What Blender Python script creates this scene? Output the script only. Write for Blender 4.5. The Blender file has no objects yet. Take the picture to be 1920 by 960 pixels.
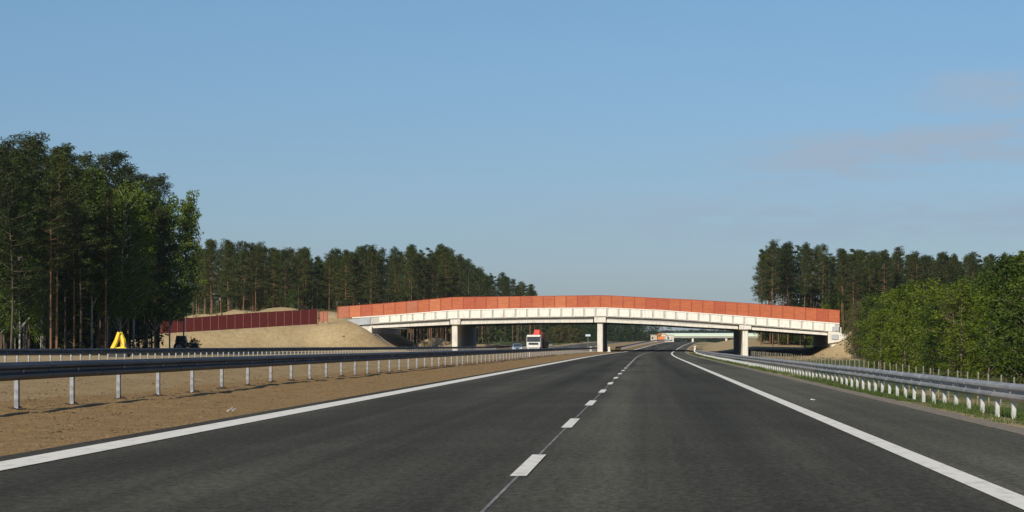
import bpy, math, random
from mathutils import Vector, noise
random.seed(7)
R = math.radians
S = bpy.context.scene
COL = S.collection
F = 4545.0      # focal length in photograph pixels
HC = 1.1        # camera height

# ------------------------------------------------------------------ camera
cam = bpy.data.cameras.new('camera'); camo = bpy.data.objects.new('camera', cam); COL.objects.link(camo)
camo.location = (0, 0, HC); camo.rotation_euler = (R(90), 0, 0)
cam.sensor_width = 36; cam.lens = 36 * F / 1920
cam.shift_x = -255 / 1920; cam.shift_y = 168 / 1920
cam.clip_start = 0.5; cam.clip_end = 20000
S.camera = camo

# ------------------------------------------------------------------ sky, sun, exposure
SUN_EL, SUN_ROT = 27, 203          # degrees; behind the camera, a little to the left
w = bpy.data.worlds.new('World'); S.world = w; w.use_nodes = True
wn = w.node_tree.nodes; wl = w.node_tree.links; wn.clear()
def wnode(t, **k):
    n = wn.new(t)
    for a, b in k.items(): setattr(n, a, b)
    return n
sky = wnode('ShaderNodeTexSky', sky_type='NISHITA', sun_disc=False, sun_elevation=R(SUN_EL), sun_rotation=R(SUN_ROT),
            air_density=0.9, dust_density=0.35, ozone_density=3.0, altitude=0)
geo = wnode('ShaderNodeTexCoord')
sep = wnode('ShaderNodeSeparateXYZ'); wl.new(geo.outputs['Generated'], sep.inputs[0])
# thin high cloud, fixed to directions of the sky
mp = wnode('ShaderNodeMapping'); mp.inputs['Scale'].default_value = (34, 34, 170); wl.new(geo.outputs['Generated'], mp.inputs[0])
nz = wnode('ShaderNodeTexNoise'); nz.inputs['Scale'].default_value = 1.0; nz.inputs['Detail'].default_value = 7; nz.inputs['Roughness'].default_value = .58
mp.inputs['Location'].default_value = (3.1, 0.4, 1.3)
wl.new(mp.outputs[0], nz.inputs['Vector'])
def mrange(src, a, b, c=0, d=1, smooth=True):
    n = wnode('ShaderNodeMapRange'); n.interpolation_type = 'SMOOTHSTEP' if smooth else 'LINEAR'
    n.inputs[1].default_value = a; n.inputs[2].default_value = b; n.inputs[3].default_value = c; n.inputs[4].default_value = d
    wl.new(src, n.inputs[0]); return n.outputs[0]
def mul(a, b, op='MULTIPLY'):
    n = wnode('ShaderNodeMath', operation=op); 
    for i, s in enumerate((a, b)):
        if isinstance(s, (int, float)): n.inputs[i].default_value = s
        else: wl.new(s, n.inputs[i])
    return n.outputs[0]
X_, Z_ = sep.outputs[0], sep.outputs[2]
# bank of cloud: elevation 4.0 to 5.4 degrees, from 1.5 degrees right of the road outward, thickening to the right
axis = mul(mul(X_, .075), .0745, 'ADD')
dz = mul(mul(Z_, axis, 'SUBTRACT'), 1.0)
wob = mul(mul(nz.outputs[0], .5, 'SUBTRACT'), .022)
dz = mul(dz, wob, 'ADD')
band = mul(mrange(dz, -.018, -.002), mrange(dz, .004, .009, 1, 0))
band = mul(band, mrange(X_, .015, .075))
band2 = mul(mul(mrange(Z_, .038, .048), mrange(Z_, .055, .066, 1, 0)), mrange(X_, -.10, .05, 0, .7))
band3 = mul(mul(mrange(Z_, .092, .098), mrange(Z_, .108, .114, 1, 0)), mrange(X_, .09, .14, 0, .75))
mask = mul(mul(band, band2, 'ADD'), band3, 'ADD')
cl = mul(mrange(nz.outputs[0], .30, .58, .12, 1), mask)
cl = mul(cl, .95)
mixc = wnode('ShaderNodeMix', data_type='RGBA'); wl.new(cl, mixc.inputs[0])
tint = wnode('ShaderNodeMix', data_type='RGBA', blend_type='MULTIPLY'); tint.inputs[0].default_value = 1
tz = wnode('ShaderNodeMix', data_type='RGBA'); wl.new(mrange(Z_, 0.0, .15, 0, 1, False), tz.inputs[0])
tz.inputs[6].default_value = (.60, .66, .87, 1); tz.inputs[7].default_value = (.74, .88, .97, 1); wl.new(tz.outputs[2], tint.inputs[7])
wl.new(sky.outputs[0], tint.inputs[6]); wl.new(tint.outputs[2], mixc.inputs[6])
mixc.inputs[7].default_value = (4.1, 5.3, 6.7, 1)
bg = wnode('ShaderNodeBackground'); bg.inputs[1].default_value = 0.085
out = wnode('ShaderNodeOutputWorld'); wl.new(mixc.outputs[2], bg.inputs[0]); wl.new(bg.outputs[0], out.inputs[0])

sl = bpy.data.lights.new('sun', 'SUN'); sl.energy = 4.7; sl.angle = R(.53); sl.color = (1, .90, .74)
so = bpy.data.objects.new('sun', sl); COL.objects.link(so)
az = R(SUN_ROT)
d = Vector((math.sin(az) * math.cos(R(SUN_EL)), math.cos(az) * math.cos(R(SUN_EL)), math.sin(R(SUN_EL))))
so.rotation_euler = d.to_track_quat('Z', 'Y').to_euler()
S.view_settings.view_transform = 'Standard'; S.view_settings.look = 'None'
S.view_settings.exposure = 0; S.view_settings.gamma = 1; S.view_settings.use_curve_mapping = False
S.render.engine = 'CYCLES'
S.cycles.transparent_max_bounces = 16; S.cycles.max_bounces = 6

# ------------------------------------------------------------------ helpers
def PX(u, y): return (u - 1215) * y / F
def PE(v, y): return HC + (648 - v) * y / F
def lerp(a, b, t): return a + (b - a) * t
def sst(a, b, x):
    t = min(1, max(0, (x - a) / (b - a))); return t * t * (3 - 2 * t)
def interp(pts, x):
    if x <= pts[0][0]: return pts[0][1]
    for (a, p), (b, q) in zip(pts, pts[1:]):
        if x <= b: return lerp(p, q, (x - a) / (b - a))
    return pts[-1][1]

class MB:
    def __init__(s): s.v = []; s.f = []
    def add(s, vs, fs):
        n = len(s.v); s.v += [tuple(p) for p in vs]; s.f += [tuple(i + n for i in f) for f in fs]
    def box(s, c, d, rz=0, rx=0, ry=0):
        from mathutils import Euler
        m = Euler((rx, ry, rz)).to_matrix(); c = Vector(c)
        vs = [c + m @ Vector((x * d[0] / 2, y * d[1] / 2, z * d[2] / 2)) for x in (-1, 1) for y in (-1, 1) for z in (-1, 1)]
        s.add(vs, [(0, 1, 3, 2), (4, 6, 7, 5), (0, 4, 5, 1), (2, 3, 7, 6), (0, 2, 6, 4), (1, 5, 7, 3)])
    def tube(s, pts, rad, n=8, cap=True):
        pts = [Vector(p) for p in pts]; rs = rad if isinstance(rad, (list, tuple)) else [rad] * len(pts)
        vs = []; fs = []
        for i, p in enumerate(pts):
            t = (pts[min(i + 1, len(pts) - 1)] - pts[max(i - 1, 0)]).normalized()
            a = t.cross(Vector((0, 1, .01)) if abs(t.y) < .9 else Vector((1, 0, .01))).normalized(); b = t.cross(a)
            for k in range(n):
                q = 2 * math.pi * k / n; vs.append(p + (a * math.cos(q) + b * math.sin(q)) * rs[i])
        for i in range(len(pts) - 1):
            for k in range(n):
                fs.append((i * n + k, i * n + (k + 1) % n, (i + 1) * n + (k + 1) % n, (i + 1) * n + k))
        if cap: fs.append(tuple(range(n))[::-1]); fs.append(tuple((len(pts) - 1) * n + k for k in range(n)))
        s.add(vs, fs)
    def prism(s, prof, axis, a, b):
        """closed 2-d profile extruded along an axis ('x': prof is y,z; 'y': prof is x,z)"""
        n = len(prof)
        if axis == 'x': vs = [(a, p, q) for p, q in prof] + [(b, p, q) for p, q in prof]
        else: vs = [(p, a, q) for p, q in prof] + [(p, b, q) for p, q in prof]
        fs = [(i, (i + 1) % n, n + (i + 1) % n, n + i) for i in range(n)] + [tuple(range(n))[::-1], tuple(range(n, 2 * n))]
        s.add(vs, fs)
    def build(s, name, mat, parent=None, bevel=0, smooth=False, normals=True):
        me = bpy.data.meshes.new(name); me.from_pydata(s.v, [], s.f); me.materials.append(mat)
        if normals:
            import bmesh
            bm = bmesh.new(); bm.from_mesh(me); bmesh.ops.recalc_face_normals(bm, faces=bm.faces); bm.to_mesh(me); bm.free()
        if smooth:
            for p in me.polygons: p.use_smooth = True
        o = bpy.data.objects.new(name, me); COL.objects.link(o)
        if parent: o.parent = parent
        if bevel:
            m = o.modifiers.new('bevel', 'BEVEL'); m.width = bevel; m.segments = 2; m.limit_method = 'ANGLE'
        return o
def tag(o, label=None, cat=None, group=None, kind=None):
    if label: o['label'] = label
    if cat: o['category'] = cat
    if group: o['group'] = group
    if kind: o['kind'] = kind
    return o
def empty(name, loc, rz=0, label=None, cat=None, group=None):
    o = bpy.data.objects.new(name, None); COL.objects.link(o); o.location = loc; o.rotation_euler = (0, 0, rz); o.empty_display_size = .3
    return tag(o, label, cat, group)
def child_copy(o, parent):
    c = o.copy(); COL.objects.link(c); c.parent = parent; return c

# ------------------------------------------------------------------ materials
def newmat(name):
    m = bpy.data.materials.new(name); m.use_nodes = True
    n = m.node_tree.nodes; l = m.node_tree.links; b = n['Principled BSDF']
    return m, n, l, b
def c4(c): return (c[0], c[1], c[2], 1)
def noisy(name, col, col2=None, scale=2, rough=.8, metal=0, bump=0, bscale=20, stretch=(1, 1, 1), lo=.35, hi=.65, detail=6, coat=0, spec=.5):
    m, n, l, b = newmat(name)
    b.inputs['Roughness'].default_value = rough; b.inputs['Metallic'].default_value = metal
    b.inputs['Specular IOR Level'].default_value = spec; b.inputs['Coat Weight'].default_value = coat
    tc = n.new('ShaderNodeTexCoord'); mp = n.new('ShaderNodeMapping'); mp.inputs['Scale'].default_value = stretch
    l.new(tc.outputs['Object'], mp.inputs[0])
    t = n.new('ShaderNodeTexNoise'); t.inputs['Scale'].default_value = scale; t.inputs['Detail'].default_value = detail
    l.new(mp.outputs[0], t.inputs['Vector'])
    cr = n.new('ShaderNodeValToRGB'); cr.color_ramp.elements[0].position = lo; cr.color_ramp.elements[1].position = hi
    col2 = col2 or tuple(c * .75 for c in col)
    cr.color_ramp.elements[0].color = c4(col2); cr.color_ramp.elements[1].color = c4(col)
    l.new(t.outputs[0], cr.inputs[0]); l.new(cr.outputs[0], b.inputs['Base Color'])
    if bump:
        t2 = n.new('ShaderNodeTexNoise'); t2.inputs['Scale'].default_value = bscale; t2.inputs['Detail'].default_value = 5
        l.new(mp.outputs[0], t2.inputs['Vector'])
        bp = n.new('ShaderNodeBump'); bp.inputs['Strength'].default_value = bump; bp.inputs['Distance'].default_value = .05
        l.new(t2.outputs[0], bp.inputs['Height']); l.new(bp.outputs[0], b.inputs['Normal'])
    return m
def leafmat(name, col, col2, trans=.25):
    m, n, l, b = newmat(name)
    b.inputs['Roughness'].default_value = .6; b.inputs['Specular IOR Level'].default_value = .25
    tc = n.new('ShaderNodeTexCoord'); t = n.new('ShaderNodeTexNoise'); t.inputs['Scale'].default_value = .9; t.inputs['Detail'].default_value = 3
    l.new(tc.outputs['Object'], t.inputs['Vector'])
    oi = n.new('ShaderNodeObjectInfo')
    ad = n.new('ShaderNodeMath'); ad.operation = 'MULTIPLY_ADD'; ad.inputs[1].default_value = .5; l.new(oi.outputs['Random'], ad.inputs[0]); 
    sb = n.new('ShaderNodeMath'); sb.operation = 'SUBTRACT'; sb.inputs[1].default_value = .25; l.new(t.outputs[0], sb.inputs[0]); l.new(sb.outputs[0], ad.inputs[2])
    cr = n.new('ShaderNodeValToRGB'); cr.color_ramp.elements[0].position = .25; cr.color_ramp.elements[1].position = .75
    cr.color_ramp.elements[0].color = c4(col2); cr.color_ramp.elements[1].color = c4(col)
    l.new(ad.outputs[0], cr.inputs[0]); l.new(cr.outputs[0], b.inputs['Base Color'])
    tr = n.new('ShaderNodeBsdfTranslucent'); l.new(cr.outputs[0], tr.inputs[0])
    mx = n.new('ShaderNodeMixShader'); mx.inputs[0].default_value = trans
    l.new(b.outputs[0], mx.inputs[1]); l.new(tr.outputs[0], mx.inputs[2]); l.new(mx.outputs[0], n['Material Output'].inputs[0])
    return m
M = {}
M['steel'] = noisy('galvanised_steel', (.42, .43, .44), (.27, .28, .30), 5, .6, .45, stretch=(1, .25, 1))
M['rail_shade'] = noisy('shade_dark_galvanised_steel', (.095, .098, .104), (.055, .058, .064), 3, .6, .4, stretch=(1, .25, 1))  # darker copy of the steel; the left rails' shade is in this colour
M['post'] = noisy('zinc_post', (.33, .34, .36), (.16, .17, .19), 9, .55, .35)
M['post_white'] = noisy('pale_zinc_post', (.52, .54, .54), (.40, .42, .43), 9, .6, .1)
M['bolt'] = noisy('bolt_zinc', (.8, .8, .8), (.6, .6, .6), 9, .3, .6)
M['concrete'] = noisy('white_painted_concrete', (.68, .66, .60), (.50, .48, .44), 1.2, .8, bump=.15, stretch=(2.5, 1, .5), lo=.3, hi=.52)
M['panel'] = noisy('white_fascia_panel', (.78, .76, .69), (.60, .58, .52), 1.1, .75, stretch=(2.5, 1, .5), lo=.3, hi=.5)
M['rib'] = noisy('grey_fascia_joint', (.52, .51, .48), (.42, .41, .39), 1.5, .85)
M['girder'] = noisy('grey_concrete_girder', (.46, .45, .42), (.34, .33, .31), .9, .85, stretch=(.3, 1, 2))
M['wing'] = noisy('plate_and_wing_shade_grey', (.42, .45, .48), (.34, .37, .40), .8, .85)  # left wing wall's shade put into the colour; the plates are plain grey
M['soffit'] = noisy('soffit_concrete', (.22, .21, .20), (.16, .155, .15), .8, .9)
M['red_frame'] = noisy('screen_frame_paint', (.36, .065, .03), (.28, .05, .025), 2, .6)
M['darkred'] = noisy('dark_red_barrier_boards', (.135, .014, .010), (.085, .010, .008), 2.0, .7, stretch=(1, 1, 8))
M['darkred_post'] = noisy('barrier_post_paint', (.17, .06, .055), (.12, .045, .04), 2.0, .7)
M['line'] = noisy('white_road_paint', (.88, .85, .76), (.66, .64, .57), 7, .7, stretch=(1, .3, 1), lo=.3, hi=.5)
M['seam'] = noisy('road_seam', (.30, .30, .28), (.14, .14, .135), 3, .8, stretch=(1, .5, 1))
M['tyre'] = noisy('tyre_rubber', (.02, .02, .02), (.015, .015, .015), 8, .8)
M['rim'] = noisy('wheel_rim', (.35, .35, .36), (.25, .25, .26), 8, .4, .6)
M['white_paint'] = noisy('white_vehicle_paint', (.78, .76, .72), (.66, .64, .60), 1.5, .35, coat=.4)
M['blue_paint'] = noisy('pale_blue_vehicle_paint', (.34, .46, .62), (.26, .37, .52), 1.5, .35, .3, coat=.4)
M['red_paint'] = noisy('red_vehicle_paint', (.62, .05, .025), (.45, .03, .02), 1.5, .45)
M['yellow'] = noisy('yellow_machine_paint', (.85, .66, .03), (.75, .52, .02), 2.5, .5)
M['orange'] = noisy('orange_machine_paint', (.72, .24, .04), (.5, .15, .03), 2.5, .5)
M['dark_machine'] = noisy('dark_green_machine_paint', (.018, .032, .025), (.010, .016, .012), 2.5, .5)
M['black'] = noisy('black_plastic', (.018, .018, .02), (.012, .012, .013), 5, .6)
M['glass'] = noisy('dark_glass', (.045, .055, .065), (.03, .038, .045), 1, .65, spec=.08)
M['lamp'] = noisy('headlamp', (.75, .78, .8), (.6, .62, .65), 5, .15, spec=.8)
M['amber'] = noisy('red_reflector', (.7, .12, .03), (.6, .1, .03), 5, .3)
M['sign_face'] = noisy('sign_face', (.55, .66, .75), (.45, .58, .68), 3, .5)
M['cabin'] = noisy('beige_cabin_sheet', (.50, .43, .34), (.42, .35, .28), .6, .7, stretch=(3, 1, 1))
M['cabin_white'] = noisy('pale_cabin_sheet', (.60, .60, .56), (.5, .5, .47), .6, .7, stretch=(3, 1, 1))
M['far_white'] = noisy('pale_green_bridge_paint', (.62, .72, .60), (.5, .62, .5), .2, .7, stretch=(.3, 1, 1))
M['pine_leaf'] = leafmat('pine_needles', (.056, .074, .013), (.020, .034, .008), .14)
M['birch_leaf'] = leafmat('birch_leaves', (.115, .165, .016), (.050, .088, .011), .30)
M['broad_leaf'] = leafmat('broadleaf_leaves', (.130, .175, .014), (.034, .062, .010), .30)
M['olive_leaf'] = leafmat('olive_brown_leaves', (.115, .105, .035), (.07, .07, .025), .22)
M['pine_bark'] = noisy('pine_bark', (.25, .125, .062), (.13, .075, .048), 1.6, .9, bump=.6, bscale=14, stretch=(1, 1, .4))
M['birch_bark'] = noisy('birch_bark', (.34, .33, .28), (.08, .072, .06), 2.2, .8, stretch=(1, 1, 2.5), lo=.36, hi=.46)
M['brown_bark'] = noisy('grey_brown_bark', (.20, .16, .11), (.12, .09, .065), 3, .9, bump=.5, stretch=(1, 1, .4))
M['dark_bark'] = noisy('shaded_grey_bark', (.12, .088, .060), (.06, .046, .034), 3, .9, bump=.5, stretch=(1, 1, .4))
M['grass'] = leafmat('grass_blades', (.075, .12, .022), (.045, .065, .016), .22)
M['clod'] = noisy('soil_clods', (.24, .155, .08), (.12, .08, .045), 4, .95)
M['shade_soil'] = noisy('shade_dark_spoil', (.07, .048, .03), (.035, .025, .017), 4, .95)  # soil tone darkened to include the shadow at the left post feet
M['wood'] = noisy('weathered_fence_wood', (.26, .25, .19), (.17, .16, .12), 4, .9)
M['wire'] = noisy('fence_wire', (.22, .22, .21), (.16, .16, .155), 4, .6, .5)
M['litter'] = noisy('pale_litter', (.75, .72, .66), (.6, .56, .5), 8, .7)
def screen_mat(name, col, col2, alpha=1):
    m = noisy(name, col, col2, 1.4, .55, stretch=(.6, 1, 3))
    n = m.node_tree.nodes; l = m.node_tree.links; b = n['Principled BSDF']
    tc = n.new('ShaderNodeTexCoord'); wv = n.new('ShaderNodeTexWave'); wv.wave_type = 'BANDS'; wv.bands_direction = 'Z'
    wv.inputs['Scale'].default_value = 1.6; wv.inputs['Distortion'].default_value = .6
    l.new(tc.outputs['Object'], wv.inputs['Vector'])
    bp = n.new('ShaderNodeBump'); bp.inputs['Strength'].default_value = .35; bp.inputs['Distance'].default_value = .05
    l.new(wv.outputs['Fac'], bp.inputs['Height']); l.new(bp.outputs[0], b.inputs['Normal'])
    tr = n.new('ShaderNodeBsdfTranslucent'); tr.inputs[0].default_value = c4(col)
    mx = n.new('ShaderNodeMixShader'); mx.inputs[0].default_value = .12
    l.new(b.outputs[0], mx.inputs[1]); l.new(tr.outputs[0], mx.inputs[2])
    if alpha < 1:
        tp = n.new('ShaderNodeBsdfTransparent'); m2 = n.new('ShaderNodeMixShader'); m2.inputs[0].default_value = alpha
        l.new(tp.outputs[0], m2.inputs[1]); l.new(mx.outputs[0], m2.inputs[2]); l.new(m2.outputs[0], n['Material Output'].inputs[0])
    else: l.new(mx.outputs[0], n['Material Output'].inputs[0])
    return m
SCR = [screen_mat('orange_screen', (.52, .135, .042), (.42, .10, .032)), screen_mat('red_screen', (.47, .10, .034), (.38, .075, .026)),
       screen_mat('light_orange_screen', (.58, .18, .065), (.48, .14, .05)), screen_mat('pale_screen', (.50, .17, .085), (.42, .13, .065), .88)]
NET = screen_mat('pale_red_net', (.5, .16, .10), (.4, .12, .08), .55)

# asphalt: fine grain, long wheel-track streaks, a few cross stains
def asphalt(name, base=.05, tracks=False):
    m, n, l, b = newmat(name)
    tc = n.new('ShaderNodeTexCoord')
    def tex(scale, stretch, detail=4, rough=.6):
        mp = n.new('ShaderNodeMapping'); mp.inputs['Scale'].default_value = stretch; l.new(tc.outputs['Object'], mp.inputs[0])
        t = n.new('ShaderNodeTexNoise'); t.inputs['Scale'].default_value = scale; t.inputs['Detail'].default_value = detail; t.inputs['Roughness'].default_value = rough
        l.new(mp.outputs[0], t.inputs['Vector']); return t.outputs[0]
    streak = tex(1.0, (1.1, .008, 1), 4); blot = tex(.35, (1, .12, 1), 5); cross = tex(1.0, (.12, .35, 1), 4); grain = tex(38, (1, .6, 1), 3, .8); speck = tex(14, (1, .35, 1), 2, .7)
    def mr(src, a, b_, c, d_):
        q = n.new('ShaderNodeMapRange'); q.inputs[1].default_value = a; q.inputs[2].default_value = b_; q.inputs[3].default_value = c; q.inputs[4].default_value = d_
        l.new(src, q.inputs[0]); return q.outputs[0]
    def mm(a, b_):
        q = n.new('ShaderNodeMath'); q.operation = 'MULTIPLY'; l.new(a, q.inputs[0]); l.new(b_, q.inputs[1]); return q.outputs[0]
    sx = n.new('ShaderNodeSeparateXYZ'); l.new(tc.outputs['Object'], sx.inputs[0])
    wob = n.new('ShaderNodeMath'); wob.operation = 'MULTIPLY_ADD'; l.new(blot, wob.inputs[0]); wob.inputs[1].default_value = 1.2; l.new(sx.outputs[0], wob.inputs[2])
    tr_ = n.new('ShaderNodeMapRange'); tr_.inputs[1].default_value = -6.0; tr_.inputs[2].default_value = 3.4; l.new(wob.outputs[0], tr_.inputs[0])
    rr = n.new('ShaderNodeValToRGB'); rr.color_ramp.interpolation = 'EASE'
    rr.color_ramp.elements[0].position = 0; rr.color_ramp.elements[1].position = 1
    for p_, v_ in ((0, .40), (.10, .46), (.22, .36), (.33, .48), (.46, .37), (.56, .44), (.66, .60), (.74, .50), (.82, .36), (.92, .44), (1, .46)):
        e_ = rr.color_ramp.elements[0] if p_ == 0 else rr.color_ramp.elements[-1] if p_ == 1 else rr.color_ramp.elements.new(p_)
        e_.color = (v_, v_, v_, 1)
    l.new(tr_.outputs[0], rr.inputs[0])
    lanes = mr(rr.outputs[0], .34, .6, .76, 1.5) if tracks else mr(rr.outputs[0], 0, 1, 1, 1)
    v = mm(lanes, mm(mm(mm(mr(streak, .35, .65, .72, 1.28), mr(blot, .35, .65, .80, 1.20)), mr(cross, .35, .65, .92, 1.08)), mm(mr(grain, .3, .7, .50, 1.50), mr(speck, .3, .7, .62, 1.38))))
    cm = n.new('ShaderNodeMix'); cm.data_type = 'RGBA'; cm.blend_type = 'MULTIPLY'; cm.inputs[0].default_value = 1
    cm.inputs[6].default_value = (base * 1.03, base * 1.0, base * .76, 1); l.new(v, cm.inputs[7]); l.new(cm.outputs[2], b.inputs['Base Color'])
    b.inputs['Roughness'].default_value = .9; b.inputs['Specular IOR Level'].default_value = .12
    bp = n.new('ShaderNodeBump'); bp.inputs['Strength'].default_value = .5; bp.inputs['Distance'].default_value = .012
    l.new(grain, bp.inputs['Height']); l.new(bp.outputs[0], b.inputs['Normal'])
    return m
M['asphalt'] = asphalt('asphalt', .062, True)
M['shoulder'] = asphalt('shoulder_asphalt', .100)
M['asphalt2'] = asphalt('paler_asphalt', .11)
M['gravel'] = noisy('shoulder_gravel', (.30, .25, .18), (.17, .145, .11), 9, .95, bump=.6, bscale=30, stretch=(1, .5, 1))

# ------------------------------------------------------------------ the lie of the land
def cx(y):
    if y < 200: return 0
    if y < 800: return (y - 200) ** 2 / 27400
    return 600 ** 2 / 27400 + (y - 800) * 600 / 13700
def re(y): return 2.4 * sst(405, 860, y)
def ridge_left(x): return 435.2 + max(-40, min(0, (x + 58.6) * .77))
def top_left(x): return interp([(-100, 2.7), (-84, 3.0), (-59, 4.9), (-50, 5.2)], x)
def gz(x, y):
    s = x - cx(y); r = re(y)
    right = interp([(4.62, 0), (5.0, -.03), (6.4, -.2), (7.6, -.35), (12, -1.35), (18, -1.45), (60, -1.0), (300, 1)], s)
    nb = sst(400, 540, y)
    right = lerp(right, interp([(4.62, 0), (6, -.1), (9, -.3), (13, .5), (18, 1.5), (40, 1.0), (300, 2)], s), nb)
    left = interp([(-60, .15), (-31, .05), (-29.5, .10), (-28.5, -.03), (-18.5, -.03), (-17.5, .12), (-16, .24), (-13.5, .12), (-10.8, 0), (-6.43, -.03)], s)
    h = right if s > 0 else left
    on_road = -6.43 < s < 4.62 or -28.5 < s < -18.5
    if on_road: h = -.04
    else:
        fade = 1
        for e in (-6.43, 4.62, -28.5, -18.5): fade = min(fade, abs(s - e) / 1.2)
        a = .02 if -18.5 < s < -6.43 else .05
        h += fade * a * noise.noise(Vector((x * .9, y * .5, 0))) + (fade * .045 * noise.noise(Vector((x * 1.7, y * .8, 7))) if y < 130 and -19 < s < -6.4 else 0) + fade * 2 * a * noise.noise(Vector((x * .15, y * .1, 4)))
    h += r
    # left approach embankment
    yc = ridge_left(x)
    dx = max(0, x + 52); dy = max(0, yc - 7.5 - y, y - 479); dd = math.hypot(dx, dy)
    if dd < 20:
        t = top_left(x)
        hh = t - dd / 1.55 + (.35 * noise.noise(Vector((x * .25, y * .25, 1))) + .35 * noise.noise(Vector((x * .9, y * .9, 1)))) * sst(0, 2, dd)
        h = max(h, hh)
    # heap of sand behind the barrier
    g = math.exp(-(((x + 74) / 22) ** 6)) * math.exp(-((y - 468) / 12) ** 2) * (8.2 - .05 * abs(x + 68))
    if g > .05: h = max(h, g + .9 * noise.noise(Vector((x * .16, y * .16, 3))) + .5 * noise.noise(Vector((x * .5, y * .5, 8))))
    for hx, hy, hr, hh_ in ((-45.5, 516, 5.5, 2.3), (-33, 524, 5, 1.1), (-38, 528, 4, .9)):
        q = 1 - math.hypot(x - hx, y - hy) / hr
        if q > 0: h += hh_ * min(1, q * 1.5) + .15 * noise.noise(Vector((x, y, 2)))
    # right approach embankment
    dx = max(0, 40.5 - x); dy = max(0, 428.5 - y, y - 479); dd = math.hypot(dx, dy)
    if dd < 20:
        hh = 5.0 - dd * .52 + .25 * noise.noise(Vector((x * .25, y * .25, 1))) * sst(0, 2, dd)
        h = max(h, hh)
    return h
ss = []
a = -700
while a < -130: ss.append(a); a += 40
while a < -31.5: ss.append(a); a += 2.2
ss += [-31, -30, -29.5, -29, -28.52, -28.5, -23, -18.5, -18.48]
a = -18
while a < -6.6: ss.append(a); a += .35
ss += [-6.5, -6.44, -6.42, -1, 4.61, 4.63, 4.8, 5.0, 5.3, 5.7, 6.1, 6.4, 7, 7.6, 8.5, 9.5, 10.5, 12]
a = 13
while a < 70: ss.append(a); a += 1.8
while a < 800: ss.append(a); a += 40
ys = [-60, -20, 0]
a = 10
while a < 110: ys.append(a); a += .7
while a < 380: ys.append(a); a += 4
while a < 540: ys.append(a); a += 1.6
while a < 1000: ys.append(a); a += 10
while a < 6000: ys.append(a); a += 200
verts = []; soil = []; green = []
for y in ys:
    for s in ss:
        x = s + cx(y); z = gz(x, y); verts.append((x, y, z))
        n1 = noise.noise(Vector((x * .07, y * .05, 9)))
        soil.append(1 if -11.8 < s < -6.3 and y < 900 else .45 if -18 < s < -6.3 and y < 900 else .25 if s < 0 and s > -40 else 0)
        g = 0
        if 5.0 < s < 8.2: g = .35 + n1
        elif s >= 8.2: g = .55 + n1 * .9
        if y > 440 and 8 < s < 26: g = .15
        if s < -40: g = 0
        if s < -60 and y < 395: g = .75
        if 410 < y < 500 and x > 17: g = .12
        if s < -60 and y > 500: g = .7
        if y > 620 and s < -30: g = .7
        if s > 15 and y < 390: g = .8
        if s > 28 and y > 460: g = .8
        green.append(max(0, min(1, g)))
W = len(ss)
faces = [(j * W + i, j * W + i + 1, (j + 1) * W + i + 1, (j + 1) * W + i) for j in range(len(ys) - 1) for i in range(W - 1)]
me = bpy.data.meshes.new('ground'); me.from_pydata(verts, [], faces)
for nm, arr in (('soil', soil), ('green', green)):
    at = me.attributes.new(nm, 'FLOAT', 'POINT'); at.data.foreach_set('value', [float(q) for q in arr])
for p in me.polygons: p.use_smooth = True
ground = bpy.data.objects.new('ground', me); COL.objects.link(ground); tag(ground, kind='structure')
m, n, l, b = newmat('earth_and_sand')
tc = n.new('ShaderNodeTexCoord')
def gtex(scale, detail=5, stretch=(1, 1, 1), rough=.55):
    mp = n.new('ShaderNodeMapping'); mp.inputs['Scale'].default_value = stretch; l.new(tc.outputs['Object'], mp.inputs[0])
    t = n.new('ShaderNodeTexNoise'); t.inputs['Scale'].default_value = scale; t.inputs['Detail'].default_value = detail; t.inputs['Roughness'].default_value = rough
    l.new(mp.outputs[0], t.inputs['Vector']); return t.outputs[0]
def ramp(src, c1, c2, lo=.35, hi=.65):
    r_ = n.new('ShaderNodeValToRGB'); r_.color_ramp.elements[0].position = lo; r_.color_ramp.elements[1].position = hi
    r_.color_ramp.elements[0].color = c4(c1); r_.color_ramp.elements[1].color = c4(c2); l.new(src, r_.inputs[0]); return r_.outputs[0]
def mixc_(f, a_, b_):
    q = n.new('ShaderNodeMix'); q.data_type = 'RGBA'
    if isinstance(f, (int, float)): q.inputs[0].default_value = f
    else: l.new(f, q.inputs[0])
    l.new(a_, q.inputs[6]); l.new(b_, q.inputs[7]); return q.outputs[2]
big, mid, fine = gtex(.16, 6), gtex(1.6, 6), gtex(9, 5, (1, .6, 1), .7)
sand = ramp(big, (.38, .28, .14), (.52, .41, .235)); sandb = ramp(mid, (.28, .20, .10), (.50, .39, .225)); sand = mixc_(.45, sand, sandb)
soilc = ramp(fine, (.13, .08, .032), (.50, .32, .14), .3, .7); soil2 = ramp(mid, (.25, .16, .065), (.40, .27, .12)); soilc = mixc_(.5, soilc, soil2)
grn = ramp(mid, (.05, .075, .02), (.13, .15, .045))
def attr(nm):
    q = n.new('ShaderNodeAttribute'); q.attribute_name = nm; return q.outputs['Fac']
def thr(a_, nsrc, amt=.5):
    q = n.new('ShaderNodeMath'); q.operation = 'MULTIPLY_ADD'; l.new(nsrc, q.inputs[0]); q.inputs[1].default_value = amt; l.new(a_, q.inputs[2])
    q2 = n.new('ShaderNodeMapRange'); q2.inputs[1].default_value = .45 + amt / 2 ; q2.inputs[2].default_value = .6 + amt / 2; l.new(q.outputs[0], q2.inputs[0]); return q2.outputs[0]
c = mixc_(attr('soil'), sand, soilc)
c = mixc_(thr(attr('green'), mid, 1.2), c, grn)
l.new(c, b.inputs['Base Color']); b.inputs['Roughness'].default_value = .95; b.inputs['Specular IOR Level'].default_value = .15
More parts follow.
